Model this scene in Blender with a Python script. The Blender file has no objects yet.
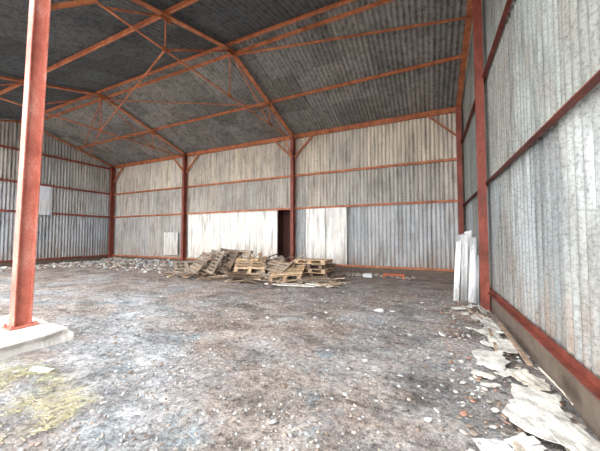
import bpy, math, random
from mathutils import Vector, Matrix, noise
random.seed(7)
R=random.random
def U(a,b): return a+(b-a)*R()

# ------------------------------------------------------------ layout
XR=1.22; XL=-20.6; YB=12.4; YF=2.1; YM=7.4
ZE=6.65; ZR=8.12
TX=[-6.08,-13.4]
def roofz(y):
    if y>=YM: return ZR+(ZE-ZR)*(y-YM)/(YB-YM)
    return ZR+(ZE-ZR)*(YM-y)/(YM-YF)

# ------------------------------------------------------------ mesh helper
class MB:
    def __init__(s): s.v=[];s.f=[];s.c=[]
    def add(s,vs,fs,col=(1,1,1)):
        b=len(s.v); s.v+= [tuple(v) for v in vs]; s.f+=[tuple(i+b for i in f) for f in fs]
        if isinstance(col,list): s.c+=col
        else: s.c+=[col]*len(vs)
    def box(s,M,sx,sy,sz,col=(1,1,1)):
        vs=[M@Vector((x*sx/2,y*sy/2,z*sz/2)) for x in(-1,1) for y in(-1,1) for z in(-1,1)]
        s.add(vs,[(0,1,3,2),(4,6,7,5),(0,4,5,1),(2,3,7,6),(0,2,6,4),(1,5,7,3)],col)
    def cbox(s,x0,x1,y0,y1,z0,z1,col=(1,1,1)):
        s.box(Matrix.Translation(((x0+x1)/2,(y0+y1)/2,(z0+z1)/2)),x1-x0,y1-y0,z1-z0,col)
    def frame(s,p,q,up=Vector((0,0,1))):
        p=Vector(p);q=Vector(q);d=(q-p);L=d.length;z=d/L
        x=up.cross(z)
        if x.length<1e-3: x=Vector((1,0,0))
        x.normalize(); y=z.cross(x)
        M=Matrix((x,y,z)).transposed().to_4x4(); M.translation=(p+q)/2
        return M,L
    def beam(s,p,q,w,h,col=(1,1,1),up=Vector((0,0,1))):
        M,L=s.frame(p,q,up); s.box(M,w,h,L,col)
    def angle(s,p,q,w,t=0.012,col=(1,1,1),up=Vector((0,0,1))):
        M,L=s.frame(p,q,up)
        s.box(M@Matrix.Translation((0,-w/2,0)),w,t,L,col)
        s.box(M@Matrix.Translation((-w/2,0,0)),t,w,L,col)
    def ibeam(s,p,q,w,h,t=0.014,col=(1,1,1),up=Vector((0,0,1))):
        M,L=s.frame(p,q,up)
        s.box(M@Matrix.Translation((0,h/2-t/2,0)),w,t,L,col)
        s.box(M@Matrix.Translation((0,-h/2+t/2,0)),w,t,L,col)
        s.box(M,t,h-2*t,L,col)
    def obj(s,name,mat,smooth=False,parent=None):
        me=bpy.data.meshes.new(name); me.from_pydata(s.v,[],s.f)
        a=me.color_attributes.new('Col','FLOAT_COLOR','POINT')
        fl=[]
        for c in s.c: fl+= [c[0],c[1],c[2],1.0]
        a.data.foreach_set('color',fl)
        if smooth: me.polygons.foreach_set('use_smooth',[True]*len(me.polygons))
        me.materials.append(mat); me.update()
        o=bpy.data.objects.new(name,me); bpy.context.collection.objects.link(o)
        if parent: o.parent=parent
        return o

# ------------------------------------------------------------ materials
def newmat(name):
    m=bpy.data.materials.new(name); m.use_nodes=True
    nt=m.node_tree; nt.nodes.clear()
    o=nt.nodes.new('ShaderNodeOutputMaterial'); b=nt.nodes.new('ShaderNodeBsdfPrincipled')
    nt.links.new(b.outputs[0],o.inputs[0]); return m,nt,b
class N:
    def __init__(s,nt): s.nt=nt
    def n(s,t,**k):
        x=s.nt.nodes.new(t)
        for a,v in k.items(): setattr(x,a,v)
        return x
    def l(s,a,b): s.nt.links.new(a,b)
    def coord(s,scale):
        tc=s.n('ShaderNodeTexCoord'); mp=s.n('ShaderNodeMapping'); mp.inputs['Scale'].default_value=scale
        s.l(tc.outputs['Object'],mp.inputs['Vector']); return mp.outputs[0]
    def noise(s,vec,scale,detail=6,rough=.6,dist=0):
        x=s.n('ShaderNodeTexNoise'); x.inputs['Scale'].default_value=scale
        x.inputs['Detail'].default_value=detail; x.inputs['Roughness'].default_value=rough
        x.inputs['Distortion'].default_value=dist
        s.l(vec,x.inputs['Vector']); return x.outputs[0]
    def ramp(s,fac,pts):
        x=s.n('ShaderNodeValToRGB'); e=x.color_ramp.elements
        while len(e)<len(pts): e.new(.5)
        for i,(p,c) in enumerate(pts):
            e[i].position=p; e[i].color=(c[0],c[1],c[2],1) if not isinstance(c,float) else (c,c,c,1)
        s.l(fac,x.inputs[0]); return x.outputs[0]
    def mix(s,fac,a,b,mode='MIX'):
        x=s.n('ShaderNodeMix',data_type='RGBA',blend_type=mode)
        if isinstance(fac,float): x.inputs[0].default_value=fac
        else: s.l(fac,x.inputs[0])
        for v,i in((a,6),(b,7)):
            if isinstance(v,tuple): x.inputs[i].default_value=(*v,1)
            else: s.l(v,x.inputs[i])
        return x.outputs[2]
    def col(s):
        x=s.n('ShaderNodeVertexColor'); x.layer_name='Col'; return x.outputs[0]
    def bump(s,h,bsdf,st=.4,dist=.02):
        x=s.n('ShaderNodeBump'); x.inputs['Strength'].default_value=st; x.inputs['Distance'].default_value=dist
        s.l(h,x.inputs['Height']); s.l(x.outputs[0],bsdf.inputs['Normal'])

def sheet_mat(name,rough=.6,stain=(.16,.12,.09),speck=.5,stamt=.75,low=False):
    m,nt,b=newmat(name); g=N(nt); c=g.col()
    st=g.ramp(g.noise(g.coord((5,5,.5)),1.3,7,.65),[(.32,.42),(.5,.92),(.7,1.15)])
    o=g.mix(1.0,c,st,'MULTIPLY')
    rs=g.ramp(g.noise(g.coord((1.4,1.4,.8)),.9,8,.7),[(.50,.0),(.72,stamt)])
    o=g.mix(rs,o,stain)
    if low: # splash-back dirt and rust runs low down
        sx=g.n('ShaderNodeSeparateXYZ'); g.l(g.coord((1,1,1)),sx.inputs[0])
        mr=g.n('ShaderNodeMapRange'); g.l(sx.outputs[2],mr.inputs[0])
        mr.inputs[1].default_value=1.5; mr.inputs[2].default_value=.2; mr.inputs[3].default_value=0; mr.inputs[4].default_value=.9
        k=g.mix(1.0,mr.outputs[0],g.ramp(g.noise(g.coord((4,4,.7)),1.6,7,.7),[(.4,.0),(.62,1.0)]),'MULTIPLY')
        o=g.mix(k,o,(.30,.20,.14))
    sp=g.ramp(g.noise(g.coord((1,1,1)),30,5,.8),[(.34,speck),(.5,1.0),(.7,1.25)])
    o=g.mix(1.0,o,sp,'MULTIPLY')
    g.l(o,b.inputs['Base Color']); b.inputs['Roughness'].default_value=rough
    g.bump(g.noise(g.coord((1,1,1)),25,5,.6),b,.15,.01); return m
M_wall=sheet_mat('fibre_cement_sheet',.6,(.22,.19,.16),.48,low=True)
M_roof=sheet_mat('roof_sheet_dark',.75,(.07,.067,.064),.38)
M_white=sheet_mat('white_panel',.5,(.66,.62,.54),.9,low=True)
M_broken=sheet_mat('broken_cement',.8,(.50,.46,.40),.8,.5)

def steel_mat(name,a,b2,c2):
    m,nt,b=newmat(name); g=N(nt)
    n1=g.noise(g.coord((1,1,.6)),3,8,.7)
    o=g.ramp(n1,[(.3,a),(.52,b2),(.72,c2)])
    sp=g.ramp(g.noise(g.coord((1,1,1)),45,3,.7),[(.3,.55),(.5,1.),(.7,1.1)])
    o=g.mix(1.0,o,sp,'MULTIPLY'); o=g.mix(1.0,o,g.col(),'MULTIPLY')
    g.l(o,b.inputs['Base Color']); b.inputs['Roughness'].default_value=.6
    g.bump(n1,b,.2,.01); return m
M_steel=steel_mat('red_oxide_steel',(.11,.028,.018),(.25,.055,.034),(.38,.11,.07))
M_truss=steel_mat('rusty_truss_steel',(.22,.065,.028),(.50,.165,.068),(.66,.29,.14))
M_col=steel_mat('faded_red_steel',(.32,.08,.05),(.54,.17,.12),(.68,.34,.27))

def vc_mat(name,rough=.85,sc=12,lo=.6,hi=1.2,stretch=(1,1,1),bump=.3):
    m,nt,b=newmat(name); g=N(nt)
    n1=g.noise(g.coord(stretch),sc,6,.65)
    o=g.mix(1.0,g.col(),g.ramp(n1,[(.3,lo),(.7,hi)]),'MULTIPLY')
    g.l(o,b.inputs['Base Color']); b.inputs['Roughness'].default_value=rough
    g.bump(n1,b,bump,.02); return m
M_wood=vc_mat('weathered_wood',.85,9,.5,1.3)
M_stone=vc_mat('stone_rubble',.9,14,.6,1.2)
M_conc=vc_mat('concrete',.9,7,.7,1.1)
M_straw=vc_mat('straw',.8,20,.7,1.2)

# floor material
m,nt,b=newmat('dirt_floor'); g=N(nt); P=g.coord((1,1,1))
big=g.noise(P,.35,5,.6,.6); med=g.noise(P,1.7,9,.75,.5); fin=g.noise(P,16,7,.8); vf=g.noise(P,60,3,.7)
base=g.ramp(med,[(.30,(.185,.145,.125)),(.5,(.43,.37,.33)),(.68,(.68,.63,.58))])
blue=g.ramp(g.noise(P,2.6,9,.75,.4),[(.32,(.19,.205,.22)),(.5,(.44,.465,.49)),(.68,(.72,.74,.76))])
o=g.mix(g.ramp(big,[(.45,.0),(.59,.85)]),base,blue)
brown=g.ramp(g.noise(g.coord((.8,1.4,1)),.6,7,.7,.5),[(.48,.0),(.63,.7)])
o=g.mix(brown,o,(.32,.24,.195))
teal=g.ramp(g.noise(g.coord((1.1,.9,1)),1.1,7,.72),[(.54,.0),(.65,.75)])
o=g.mix(teal,o,(.27,.35,.39))
sx=g.n('ShaderNodeSeparateXYZ'); g.l(P,sx.inputs[0])
mr=g.n('ShaderNodeMapRange'); g.l(sx.outputs[1],mr.inputs[0])
mr.inputs[1].default_value=4.5; mr.inputs[2].default_value=9
mr.inputs[3].default_value=0; mr.inputs[4].default_value=.55
o=g.mix(mr.outputs[0],o,(.36,.275,.235))
o=g.mix(1.0,o,g.ramp(g.noise(g.coord((.7,1.3,1)),1.3,8,.75,.8),[(.36,.5),(.5,.97),(.64,1.25)]),'MULTIPLY')
o=g.mix(1.0,o,g.ramp(fin,[(.36,.24),(.48,.95),(.66,1.6)]),'MULTIPLY')
o=g.mix(1.0,o,g.ramp(vf,[(.3,.55),(.5,1.),(.7,1.4)]),'MULTIPLY')
g.l(o,b.inputs['Base Color']); b.inputs['Roughness'].default_value=.95
ad=g.n('ShaderNodeMath',operation='ADD'); g.l(med,ad.inputs[0]); g.l(fin,ad.inputs[1])
g.bump(ad.outputs[0],b,1.0,.06)
M_floor=m

# ------------------------------------------------------------ floor
def hgt(x,y):
    v=Vector((x,y,0))
    return .035*noise.noise(v*.6)+.028*noise.noise(v*2.1)+.014*noise.noise(v*6)
xs=[-60,-45,-33,-26]; x=-21.5
while x<XR+.3: xs.append(x); x+=.07 if x>-6 else .14
xs+=[1.7,4,9,20,40]
ys=[-45,-30,-18,-10,-5,-2]; y=-1
while y<13: ys.append(y); y+=.07 if y<7 else .12
ys+=[14,20]
mb=MB()
vs=[(x,y,hgt(x,y)-.012) for y in ys for x in xs]; nx=len(xs)
fs=[(j*nx+i,j*nx+i+1,(j+1)*nx+i+1,(j+1)*nx+i) for j in range(len(ys)-1) for i in range(nx-1)]
mb.add(vs,fs); mb.obj('floor',M_floor,True)

# ------------------------------------------------------------ corrugated sheets
def corr(mb,nd,u0,u1,lo,hi,col,per=.16,amp=.02,off=0.,spp=8,steps=1):
    n=max(4,int(round((u1-u0)/per*spp)))
    vs=[];fs=[]
    for i in range(n+1):
        u=u0+(u1-u0)*i/n
        d=nd*(amp*math.sin(2*math.pi*u/per)+off)
        a=lo(u);bb=hi(u)
        for k in range(steps+1):
            vs.append(a.lerp(bb,k/steps)+d)
    s=steps+1
    for i in range(n):
        for k in range(steps):
            fs.append((i*s+k,(i+1)*s+k,(i+1)*s+k+1,i*s+k+1))
    mb.add(vs,fs,col)
def jit(c,a=.12,w=.03):
    k=1+U(-a,a); t=U(-w,w); return (c[0]*k*(1+t),c[1]*k,c[2]*k*(1-t))
SW=.96
def wall(name,axis,fixed,nd,a0,a1,rows,skip=None,top=None,ja=.12,zskip=None,amp=.02,ztop=None):
    mb=MB(); k=0
    for ri,(z0,z1,colf) in enumerate(rows):
        u=a0; k=ri
        while u<a1-.02:
            ue=min(u+SW,a1)
            segs=[(u,ue+.05,z0,z1)]
            if skip and ri==0:
                s0,s1=skip
                if not(ue<s0 or u>s1):
                    segs=[]
                    if u<s0-.02: segs.append((u,s0,z0,z1))
                    if ue>s1+.02: segs.append((s1,ue+.05,z0,z1))
                    if zskip: segs.append((max(u,s0-.02),min(ue+.05,s1+.02),z0,zskip))
                    if ztop: segs.append((max(u,s0-.02),min(ue+.05,s1+.02),ztop,z1))
            cc=jit(colf((u+ue)/2),ja); of=(.006 if k%2 else -.006)+.012*(ri%2)+U(-.003,.003)
            for (p,q,zz,zt) in segs:
                q=min(q,a1)
                def pt(uu,z): return Vector((uu,fixed,z)) if axis=='x' else Vector((fixed,uu,z))
                last=(ri==len(rows)-1)
                lo=lambda uu: pt(uu,zz)
                hi=(lambda uu: pt(uu,top(uu))) if (last and top) else (lambda uu: pt(uu,zt))
                corr(mb,nd,p,q,lo,hi,cc,off=of,amp=amp)
            u=ue; k+=1
    return mb.obj(name,M_wall,True)
warm=(.63,.565,.47); mid=(.53,.49,.43); cool=(.50,.52,.53)  # beige sheet rows; the upper warmth is ground-bounce light put into the colour
wall('wall_back','x',YB+.05,Vector((0,-1,0)),XL-.1,XR+.12,
  [(.28,3.08,lambda u:cool if u>-6 else (.50,.475,.44)),(3.0,4.72,lambda u:mid),(4.62,6.8,lambda u:warm)],skip=(-7.05,-6.3),amp=.026)
wall('wall_left','y',XL-.05,Vector((1,0,0)),YF,YB+.12,
  [(.28,3.08,lambda u:(.38,.40,.42)),(3.0,4.72,lambda u:(.46,.465,.46)),(4.62,6.8,lambda u:(.44,.43,.40))],top=lambda y:roofz(y)+.05,amp=.026)
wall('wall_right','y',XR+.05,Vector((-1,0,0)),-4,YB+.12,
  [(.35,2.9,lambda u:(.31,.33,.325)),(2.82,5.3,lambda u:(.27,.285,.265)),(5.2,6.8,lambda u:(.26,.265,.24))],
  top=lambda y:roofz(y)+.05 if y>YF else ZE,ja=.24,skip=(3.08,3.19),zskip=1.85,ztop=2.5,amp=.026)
# roof
mb=MB()
brk_b=[7.35,9.1,10.9,12.75]; brk_f=[7.45,5.6,3.8,1.75]
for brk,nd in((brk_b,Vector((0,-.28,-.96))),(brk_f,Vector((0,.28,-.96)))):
    for r in range(3):
        u=XL-.3;k=r
        s=1 if brk is brk_b else -1
        ya,yb=brk[r],brk[r+1]+.12*s
        def f(y):
            return ZR+(ZE-ZR)*abs(y-YM)/(5.0 if s>0 else 5.3)+.1
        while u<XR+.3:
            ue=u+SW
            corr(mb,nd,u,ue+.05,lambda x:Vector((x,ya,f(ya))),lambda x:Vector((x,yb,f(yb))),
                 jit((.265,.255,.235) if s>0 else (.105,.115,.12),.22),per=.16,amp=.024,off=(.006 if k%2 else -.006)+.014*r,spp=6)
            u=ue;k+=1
mb.obj('ceiling',M_roof,True)

# plinths
mb=MB(); dk=(.16,.125,.10)
mb.cbox(XL,XR,YB-.02,YB+.2,-.1,.30,dk); mb.obj('baseboard_back',M_conc)
mb=MB(); mb.cbox(XL-.2,XL+.02,YF,YB,-.1,.30,dk); mb.obj('baseboard_left',M_conc)
mb=MB(); mb.cbox(XR-.02,XR+.2,-4,YB,-.1,.37,(.20,.155,.12)); mb.obj('baseboard_right',M_conc)

# ------------------------------------------------------------ girts (trim)
mb=MB()
for z in(.32,3.02,4.66,6.58):
    mb.angle((XL,YB-.05,z),(XR,YB-.05,z),.085,.014)
mb.obj('trim_1',M_truss)
mb=MB()
for z in(.32,3.02,4.66,6.45):
    mb.angle((XL+.06,YF,z),(XL+.06,YB,z),.10,.014)
mb.obj('trim_2',M_steel)
mb=MB()
for z in(.42,2.84,5.25):
    mb.angle((XR-.05,-4,z),(XR-.05,YB,z),.08,.014,(.85,.85,.85))
mb.obj('trim_3',M_steel)

# ------------------------------------------------------------ columns
def column(name,x,y,z0,z1,w=.16,h=.24,mat=M_steel,plate=True,lean=0):
    mb=MB()
    t=.016
    mb.cbox(x-w/2,x+w/2,y-h/2,y-h/2+t,z0,z1); mb.cbox(x-w/2,x+w/2,y+h/2-t,y+h/2,z0,z1)
    mb.cbox(x-t/2,x+t/2,y-h/2+t,y+h/2-t,z0,z1)
    if plate:
        mb.cbox(x-w/2-.07,x+w/2+.07,y-h/2-.07,y+h/2+.07,z0,z0+.02)
        for dx in(-1,1):
            for dy in(-1,1):
                mb.cbox(x+dx*(w/2+.03)-.015,x+dx*(w/2+.03)+.015,y+dy*(h/2+.03)-.015,y+dy*(h/2+.03)+.015,z0+.02,z0+.06)
    if lean: mb.v=[(v[0],v[1]+lean*(v[2]-z0)/(z1-z0),v[2]) for v in mb.v]
    return mb.obj(name,mat)
for x in TX: column('steel_column',x,YB-.20,-.03,ZE)
column('steel_column',XR-.13,YB-.20,-.03,ZE); column('steel_column',XL+.15,YB-.20,-.03,ZE)
column('steel_column',XR-.13,YM,-.03,ZR-.1,.15,.18)
column('steel_column',XL+.15,YM,-.03,ZR-.1,.15,.18)
column('steel_column',TX[0]+.14,YF+.09,.18,ZE,.16,.22,M_col,lean=.10)
column('steel_column',TX[1],YF+.02,.0,ZE,.17,.24,M_col)
column('steel_column',XL+.15,YF+.02,.0,ZE,.17,.24,M_col)
column('steel_column',XR-.16,YF-.5,.0,ZE,.15,.2,M_col)

# knee braces on back columns
mb=MB()
for x in TX+[XR-.13,XL+.15]:
    for s in(-1,1):
        if (x>0 and s>0) or (x<-20 and s<0): continue
        mb.angle((x+s*.05,YB-.14,5.55),(x+s*1.05,YB-.14,6.52),.07,.012)
mb.obj('knee_brace',M_truss)

# ------------------------------------------------------------ trusses
def truss(name,x,gable=False):
    mb=MB(); w=.08
    zt=lambda y: (ZR+(ZE-ZR)*abs(y-YM)/(5.0 if y>YM else 5.3))-.06
    zb=6.42
    for d in(-.042,.042):
        mb.angle((x+d,YB-.2,zt(YB-.2)),(x+d,YM,zt(YM)),w,.014)
        mb.angle((x+d,YM,zt(YM)),(x+d,YF,zt(YF)),w,.014)
    if not gable:
        mb.angle((x,YB-.2,zb),(x,YF,zb),.055,.012)
        b=.04
        nodes=[4.85,YM,10.0]
        for y in nodes: mb.angle((x,y,zb),(x,y,zt(y)-.05),b,.01)
        mb.angle((x,4.85,zb),(x,YM,zt(YM)-.08),b,.01)
        mb.angle((x,10.0,zb),(x,YM,zt(YM)-.08),b,.01)
        mb.angle((x,8.7,zb),(x,10.0,zt(10.0)-.06),b*.8,.01)
        mb.angle((x,11.2,zb),(x,10.0,zt(10.0)-.06),b*.8,.01)
        mb.angle((x,3.4,zb),(x,4.85,zt(4.85)-.06),b*.8,.01)
        for y in nodes:
            mb.box(Matrix.Translation((x,y,zt(y)-.08)),.014,.30,.2)
            mb.box(Matrix.Translation((x,y,zb)),.014,.22,.12)
        mb.angle((x,YB-.25,5.5),(x,YB-1.2,zb),.07,.012)
        mb.angle((x,YF+.15,5.5),(x,YF+1.1,zb),.07,.012)
    return mb.obj(name,M_truss)
for x in TX: truss('roof_truss',x)
truss('roof_truss',XR-.12,True); truss('roof_truss',XL+.14,True)
mb=MB()
for y,dz,s in((12.3,-.02,.12),(10.0,-.0,.10),(7.62,-.02,.09),(7.18,-.02,.09),(4.85,0,.10),(2.15,-.02,.12)):
    z=roofz(y)+dz
    mb.ibeam((XL,y,z),(XR,y,z),s*.7,s,.012)
mb.obj('roof_purlins',M_truss)
mb=MB()
for a,b_ in(((TX[0],YM+.2,7.96),(XR-.1,8.65,7.62)),
          ((TX[0],10.0,7.2),(TX[1],YM+.2,7.92)),
          ((TX[0],4.85,6.46),(TX[1],YM,6.46)),
          ((TX[1],YM,7.9),(XL+.2,10.2,7.2)),
          ((TX[1],YM,6.46),(XL+.2,10.6,7.0))):
    mb.angle(a,b_,.045,.01)
mb.obj('wind_bracing',M_truss)

# ------------------------------------------------------------ sliding door + panels + door gap with added dark box
mb=MB()
X0,X1=-13.15,-7.0; n=5; wd=(X1-X0)/n
for i in range(n):
    mb.cbox(X0+i*wd+.008,X0+(i+1)*wd-.008,YB-.115,YB-.085,.36,2.96,jit((.92,.89,.82),.03,.01))
for z in(.40,2.93): mb.cbox(X0,X1,YB-.13,YB-.112,z-.03,z+.03,(.7,.68,.62))
mb.obj('door_1',M_white)
mb=MB()
for a,b_,c in((-5.42,-4.42,(.90,.88,.82)),(-4.39,-3.4,(.84,.83,.78))):
    mb.cbox(a,b_,YB-.115,YB-.085,.36,2.96,c)
mb.obj('wall_panel',M_white)
mb=MB(); mb.cbox(-15.2,-14.0,YB-.115,YB-.085,.5,1.9,(.70,.69,.66)); mb.obj('wall_panel',M_white)
mb=MB(); mb.cbox(XL+.09,XL+.12,7.75,8.75,2.9,4.6,(.72,.78,.84)); mb.obj('wall_panel',M_white)
mb=MB(); d=(.12,.05,.04)  # added closed box, coloured dark, keeps outside light out of the door gap
mb.cbox(-7.3,-6.1,YB+.9,YB+.95,-.1,3.2,d); mb.cbox(-7.3,-7.2,YB+.1,YB+.95,-.1,3.2,d)
mb.cbox(-6.2,-6.1,YB+.1,YB+.95,-.1,3.2,d); mb.cbox(-7.3,-6.1,YB+.1,YB+.95,3.1,3.2,d)
mb.obj('dark_recess_box',M_conc)

# ------------------------------------------------------------ concrete footing
mb=MB()
def footing(mb,x0,x1,y0,y1,z,n=18):
    per=[]
    for i in range(n): per.append((x0+(x1-x0)*i/n,y0))
    for i in range(n): per.append((x1,y0+(y1-y0)*i/n))
    for i in range(n): per.append((x1-(x1-x0)*i/n,y1))
    for i in range(n): per.append((x0,y1-(y1-y0)*i/n))
    cx,cy=(x0+x1)/2,(y0+y1)/2; m_=len(per); rings=[]
    for (s,zz,a) in((1.04,-.08,.05),(1.02,z*.45,.12),(1.0,z*.85,.11),(.965,z,.09),(.7,z+.012,.01),(.35,z+.01,.01)):
        rings.append([(cx+(p[0]-cx)*s+a*noise.noise(Vector((p[0]*3,p[1]*3,zz*9))),cy+(p[1]-cy)*s+a*noise.noise(Vector((p[0]*3+9,p[1]*3,zz*9))),zz+.015*noise.noise(Vector((p[0]*4*s,p[1]*4*s,3)))) for p in per])
    vs=[v for r in rings for v in r]+[(cx,cy,z+.01)]
    fs=[]
    for k in range(len(rings)-1):
        for i in range(m_): fs.append((k*m_+i,k*m_+(i+1)%m_,(k+1)*m_+(i+1)%m_,(k+1)*m_+i))
    for i in range(m_): fs.append(((len(rings)-1)*m_+i,(len(rings)-1)*m_+(i+1)%m_,len(vs)-1))
    mb.add(vs,fs,(.64,.61,.57))
footing(mb,-7.1,-5.2,1.35,2.55,.17)
mb.obj('concrete_footing',M_conc)

# ------------------------------------------------------------ pallets
def pallet(loc,rot,L=1.2,W=1.0,drop=0,tint=(.40,.31,.22)):
    mb=MB()
    def c(): return jit(tint,.3,.06)
    for y in(-W/2+.05,0,W/2-.05):
        for x in(-L/2+.07,0,L/2-.07):
            mb.cbox(x-.07,x+.07,y-.05,y+.05,.022,.10,c())
        mb.cbox(-L/2,L/2,y-.05,y+.05,0,.022,c())
    for x in(-L/2+.07,0,L/2-.07): mb.cbox(x-.07,x+.07,-W/2,W/2,.10,.122,c())
    n=7
    for i in range(n):
        if drop and R()<drop: continue
        y=-W/2+.05+i*(W-.1)/(n-1)
        mb.box(Matrix.Translation((0,y,.133))@Matrix.Rotation(U(-.02,.02),4,'Z'),L,.095,.022,c())
    o=mb.obj('wooden_pallet',M_wood)
    o.location=loc; o.rotation_euler=[math.radians(a) for a in rot]; return o
grey=(.32,.25,.19); tan=(.54,.38,.235); drk=(.20,.14,.10)
for i in range(3): pallet((-10.3+U(-.08,.08),9.9+U(-.05,.05),i*.146+.01),(0,0,20+U(-8,8)),tint=grey,drop=.1)
pallet((-9.1,9.9,.02),(3,0,40),tint=drk)
# leaning group
pallet((-7.2,9.9,.01),(0,0,10),tint=drk)
pallet((-7.1,9.95,.16),(0,0,22),tint=grey)
pallet((-7.15,9.95,.31),(0,0,5),tint=drk)
pallet((-7.15,9.35,.56),(66,0,-4),tint=grey)
pallet((-7.65,9.2,.58),(62,6,-14),tint=drk,drop=.1)
pallet((-8.15,9.05,.54),(58,4,-22),tint=grey,drop=.15)
pallet((-8.8,9.0,.46),(48,2,-28),tint=grey,drop=.15)
# middle jumble
pallet((-5.9,10.1,.01),(0,0,-14),tint=drk)
pallet((-5.85,10.05,.16),(0,0,5),tint=grey)
pallet((-6.2,10.2,.31),(0,0,25),tint=drk)
pallet((-6.0,9.95,.50),(8,-14,35),tint=grey,drop=.3)
pallet((-6.45,9.2,.40),(42,0,25),tint=tan,drop=.2)
pallet((-5.35,9.3,.34),(34,4,-20),tint=grey,drop=.3)
pallet((-6.7,8.9,.15),(12,4,55),tint=drk,drop=.3)
# right stack
for i in range(5): pallet((-4.1+U(-.12,.12),10.0+U(-.08,.08),.01+i*.146),(U(-1,1),0,-6+U(-12,12)),tint=tan if i%2==0 else drk,drop=.15)
pallet((-4.7,9.05,.22),(20,-6,12),tint=tan,drop=.3)
pallet((-3.7,9.05,.02),(2,2,30),tint=grey,drop=.3)
mb=MB()
for i in range(190):
    x=U(-10.2,-2.8); y=U(8.0,10.2)
    z=U(.03,.10)+ (U(.1,.8) if y>9.3 and -8.6<x<-4.6 else 0)
    Mx=Matrix.Translation((x,y,z))@Matrix.Rotation(U(0,6.3),4,'Z')@Matrix.Rotation(U(-.1,.1) if z<.11 else U(-.7,.7),4,'Y')
    mb.box(Mx,U(.4,1.4),U(.05,.12),.022,jit(random.choice([tan,grey,drk,drk,(.68,.55,.42)]),.25,.05))
mb.obj('loose_planks',M_wood)
mb=MB()
for (x,y,a,l,w) in((-3.9,8.2,20,1.1,.35),(-3.3,8.5,-10,.9,.22),(-4.6,8.0,5,.8,.12),(-2.9,9.0,40,.7,.2)):
    mb.box(Matrix.Translation((x,y,.05))@Matrix.Rotation(math.radians(a),4,'Z')@Matrix.Rotation(.03,4,'Y'),l,w,.03,(.78,.75,.70))
mb.obj('light_boards',M_wood)

# ------------------------------------------------------------ rocks
ICO=[]
t=(1+5**.5)/2
for a,b_,c in((-1,t,0),(1,t,0),(-1,-t,0),(1,-t,0),(0,-1,t),(0,1,t),(0,-1,-t),(0,1,-t),(t,0,-1),(t,0,1),(-t,0,-1),(-t,0,1)):
    ICO.append(Vector((a,b_,c)).normalized())
IF=[(0,11,5),(0,5,1),(0,1,7),(0,7,10),(0,10,11),(1,5,9),(5,11,4),(11,10,2),(10,7,6),(7,1,8),(3,9,4),(3,4,2),(3,2,6),(3,6,8),(3,8,9),(4,9,5),(2,4,11),(6,2,10),(8,6,7),(9,8,1)]
def rock(mb,x,y,z,s,col,flat=.6):
    M=Matrix.Rotation(U(0,6.3),3,'Z')@Matrix.Rotation(U(-.4,.4),3,'X')
    sx,sy,sz=s*U(.7,1.3),s*U(.6,1.1),s*flat*U(.7,1.2)
    mb.add([Vector((x,y,z))+M@Vector((v.x*sx,v.y*sy,v.z*sz))*U(.75,1.15) for v in ICO],IF,col)
SC=[(.50,.51,.52),(.42,.36,.30),(.6,.60,.60),(.30,.25,.21),(.54,.45,.37),(.42,.45,.47),(.32,.24,.19)]
SC2=SC+[(.76,.72,.66),(.62,.55,.48),(.8,.78,.75)]
mb=MB()
def infoot(x,y): return -7.3<x<-4.9 and 1.1<y<2.7
for i in range(18000):
    y=1.0+8*(R()**1.9); x=U(-8-1.0*y,XR-.05)
    if x<-16 or infoot(x,y): continue
    if noise.noise(Vector((x*.7,y*.7,5)))<U(-.6,.35): continue
    s=.004+.019*(R()**3); rock(mb,x,y,hgt(x,y)-.007,s,jit(random.choice(SC),.2))
for i in range(560):
    y=1.5+8*R()**1.1; x=U(-3-1.1*y,XR-.15)
    if R()<.4: x=U(-3.5,XR-.15)
    if x<-14 or infoot(x,y) or (y>8 and -9.5<x<-3): continue
    s=.01+.03*R()**2; rock(mb,x,y,hgt(x,y)+s*.1,s,jit(random.choice([(.84,.83,.81),(.65,.66,.66),(.45,.47,.49),(.3,.22,.16),(.25,.19,.15)]),.15),.35)
for (x,y,s) in((-1.0,6.2,.12),(-.75,6.3,.08),(-.2,7.5,.06),(.15,5.2,.06),(-2.0,5.6,.05)):
    rock(mb,x,y,hgt(x,y)+s*.2,s,(.85,.85,.84),.4)
for i in range(900):
    y=U(1.8,8.2); x=XR-.08-.95*R()**1.4
    s=U(.008,.038); rock(mb,x,y,hgt(x,y)+s*.2,s,jit(random.choice([(.75,.73,.69),(.6,.55,.48),(.34,.24,.17),(.35,.34,.33),(.45,.24,.17),(.3,.25,.2)]),.15),.3)
mb.obj('gravel',M_stone)
mb=MB()
for i in range(3000):
    k=R()
    if k<.5: x=U(-20.3,-9.5); y=12.2-1.5*R()**1.6
    elif k<.72: x=XL+.3+2.6*R()**1.5; y=U(4.5,12.2)
    elif k<.85: x=U(-9.5,-.5); y=12.2-.7*R()
    else: x=U(-18,-9.5); y=U(8.5,11.5)
    s=.02+.11*(R()**2.5); rock(mb,x,y,hgt(x,y)+s*.2+(.15*R() if y>11.4 and x<-9 else 0),s,jit(random.choice(SC2),.2))
mb.obj('rubble',M_stone)

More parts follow.
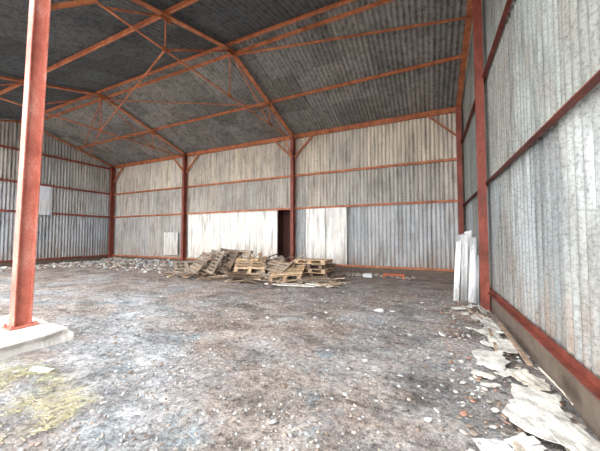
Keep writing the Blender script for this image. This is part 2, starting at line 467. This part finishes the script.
# ------------------------------------------------------------ broken fibre-cement plates
def sheetpiece(x,y,L,W,rot,tilt=0,z=.03,col=(.80,.78,.73),th=.009,tx=0):
    """thin torn fragment: irregular outline with ragged, notched edges and a slight warp"""
    mb=MB()
    P=[(-L/2*U(.7,1),-W/2*U(.6,1)),(L*U(-.15,.2),-W/2*U(.8,1.15)),(L/2*U(.8,1.1),-W/2*U(.2,.9)),(L/2*U(.5,1),W/2*U(.4,1)),(L*U(-.1,.15),W/2*U(.55,1.1)),(-L/2*U(.7,1.1),W/2*U(.1,.9))]
    n=len(P); out=[]
    for i in range(n):
        p=P[i];q=P[(i+1)%n]; m_=6
        for k in range(m_):
            f=k/m_; j=0 if k==0 else .06*W
            out.append((p[0]+(q[0]-p[0])*f+U(-j,j),p[1]+(q[1]-p[1])*f+U(-j,j)))
    m_=len(out); rings=[out]+[[(p[0]*s,p[1]*s) for p in out] for s in(.75,.5,.25)]
    M=Matrix.Translation((x,y,z))@Matrix.Rotation(math.radians(rot),4,'Z')@Matrix.Rotation(math.radians(tilt),4,'Y')@Matrix.Rotation(math.radians(tx),4,'X')
    bend=U(-.1,.1); sd=U(0,50)
    zf=lambda p:.003*math.sin(p[1]*2*math.pi/.08)+bend*p[0]*p[0]+.02*noise.noise(Vector((p[0]*6,p[1]*6,sd)))
    vs=[]
    for sg in(1,-1):
        for r in rings: vs+=[M@Vector((p[0],p[1],zf(p)+sg*th/2)) for p in r]
        vs.append(M@Vector((0,0,zf((0,0))+sg*th/2)))
    half=len(rings)*m_+1; fs=[]
    for h in(0,half):
        for k in range(len(rings)-1):
            for i in range(m_): fs.append((h+k*m_+i,h+k*m_+(i+1)%m_,h+(k+1)*m_+(i+1)%m_,h+(k+1)*m_+i))
        for i in range(m_): fs.append((h+(len(rings)-1)*m_+i,h+(len(rings)-1)*m_+(i+1)%m_,h+half-1))
    for i in range(m_): fs.append((i,(i+1)%m_,half+(i+1)%m_,half+i))
    mb.add(vs,fs,jit(col,.06,.02)); return mb.obj('broken_sheet',M_broken)
sheetpiece(.68,4.35,.75,.42,70,1,.05)
sheetpiece(.90,4.85,.55,.35,95,-3,.07,col=(.74,.71,.65))
sheetpiece(.82,5.45,.45,.26,110,-2,.05,col=(.68,.64,.57))
sheetpiece(.92,5.9,.6,.3,85,-3,.08,tx=14)
sheetpiece(.83,6.4,.4,.28,70,-3,.05,col=(.7,.68,.64))
sheetpiece(.95,3.85,.45,.26,110,-2,.06,col=(.72,.66,.56))
sheetpiece(.88,3.3,.70,.40,75,-2,.08,tx=7)
sheetpiece(.80,2.95,.62,.44,130,-2,.07,col=(.83,.81,.76),tx=4)
sheetpiece(.96,2.75,.6,.36,105,-4,.12,col=(.76,.74,.68),tx=9)
sheetpiece(.62,2.7,.3,.18,20,2,.03,col=(.8,.78,.74))
sheetpiece(.80,2.35,.5,.34,60,0,.05)
sheetpiece(1.06,3.5,.5,.22,90,0,.20,col=(.66,.60,.5),tx=50)
sheetpiece(.55,7.1,.36,.2,10,0,.04)
sheetpiece(.94,6.85,.45,.26,80,0,.14,col=(.82,.82,.8),tx=50)
sheetpiece(.76,7.3,.3,.2,50,-6,.05,col=(.82,.82,.8))
sheetpiece(.80,4.0,.3,.14,40,2,.04,col=(.76,.73,.67))
sheetpiece(.55,3.6,.2,.12,10,2,.03,col=(.74,.7,.64))
for i in range(18):
    y=U(2.3,7.2); sheetpiece(XR-.18-U(.05,.7),y,U(.1,.28),U(.07,.16),U(0,180),U(-6,6),.04,col=random.choice([(.82,.80,.76),(.7,.66,.58),(.6,.52,.42)]))
sheetpiece(-4.2,1.75,.26,.14,20,4,.03,col=(.85,.85,.83))
mb=MB()
for (p,q,w) in(((.98,7.0,.05),(.80,4.6,.06),.04),((1.08,5.9,.1),(1.05,4.2,.09),.05),((.65,7.4,.04),(.9,6.2,.05),.04)):
    mb.beam(p,q,w,.03,(.40,.29,.21))
mb.obj('loose_timber',M_wood)

# ------------------------------------------------------------ leaning stack of sheets in the right corner
mb=MB()
for i,(bx,y0,w,h,tw,dx) in enumerate(((.56,7.95,.14,1.50,-35,.10),(.74,8.0,.16,1.66,25,.06),(.88,7.92,.14,1.58,-30,.10),(1.0,7.85,.12,1.15,30,.03),
      (.66,8.2,.16,1.68,20,.10),(.82,8.25,.18,1.76,-20,.08),(.97,8.2,.18,1.62,25,.05))):
    a=math.radians(tw); dirv=Vector((math.cos(a),math.sin(a),0)); n_=Vector((-dirv.y,dirv.x,0))
    base=Vector((bx,y0,.02)); top=Vector((bx+dx,y0+.14,h))
    corr(mb,n_,-w/2,w/2,lambda u:base+dirv*u,lambda u:top+dirv*u+Vector((0,0,.25*u)),jit((.82,.84,.85) if i not in(4,6) else (.5,.5,.5),.12),per=.15,amp=.006,spp=10)
o=mb.obj('leaning_sheet_stack',M_broken,True)
so=o.modifiers.new('s','SOLIDIFY'); so.thickness=.012

# ------------------------------------------------------------ straw
mb=MB()
for i in range(6000):
    x=U(-6.4,-2.9); y=U(.85,1.9)+.1*(x+5)*-1
    if noise.noise(Vector((x*2.2,y*3,1)))<U(-.5,.45): continue
    l=U(.05,.22); th=U(0,6.3); z=hgt(x,y)+U(.0,.02)
    if x<-4.95 and y>1.25: continue
    dx,dy=math.cos(th)*l/2,math.sin(th)*l/2; wv=.0013
    up=U(0,.03)
    c=jit(random.choice([(.62,.57,.30),(.50,.47,.23),(.70,.64,.43)]),.2)
    mb.add([(x-dx-dy/l*wv*2,y-dy+dx/l*wv*2,z),(x-dx+dy/l*wv*2,y-dy-dx/l*wv*2,z),(x+dx,y+dy,z+up),(x+dx-dy/l*wv*2,y+dy+dx/l*wv*2,z+up+.002)],[(0,1,2,3)],c)
mb.obj('straw_patch',M_straw)

mb=MB(); mb.cbox(-2.45,-2.1,11.2,11.45,.0,.12,(.8,.82,.82)); mb.cbox(-2.4,-2.15,11.24,11.41,.12,.15,(.7,.72,.72)); mb.obj('plastic_crate',M_conc)
mb=MB(); mb.beam((-1.7,11.4,.14),(-.9,11.45,.14),.10,.08,(.9,.6,.5)); mb.beam((-1.7,11.4,.04),(-1.62,11.4,.04),.1,.1); mb.beam((-.98,11.45,.04),(-.9,11.45,.04),.1,.1); mb.obj('rusty_beam_offcut',M_truss)

# ------------------------------------------------------------ camera, light
cam=bpy.data.cameras.new('camera'); co=bpy.data.objects.new('camera',cam); bpy.context.collection.objects.link(co)
co.location=(0,0,1.6); co.rotation_euler=(math.radians(92.4),0,math.radians(25.0))
cam.sensor_width=36; cam.lens=36*278/600; cam.clip_start=.05
bpy.context.scene.camera=co
w=bpy.data.worlds.new('world'); bpy.context.scene.world=w; w.use_nodes=True
bg=w.node_tree.nodes['Background']; bg.inputs[0].default_value=(.975,.985,1.0,1); bg.inputs[1].default_value=7.0
bpy.context.scene.view_settings.view_transform='Standard'
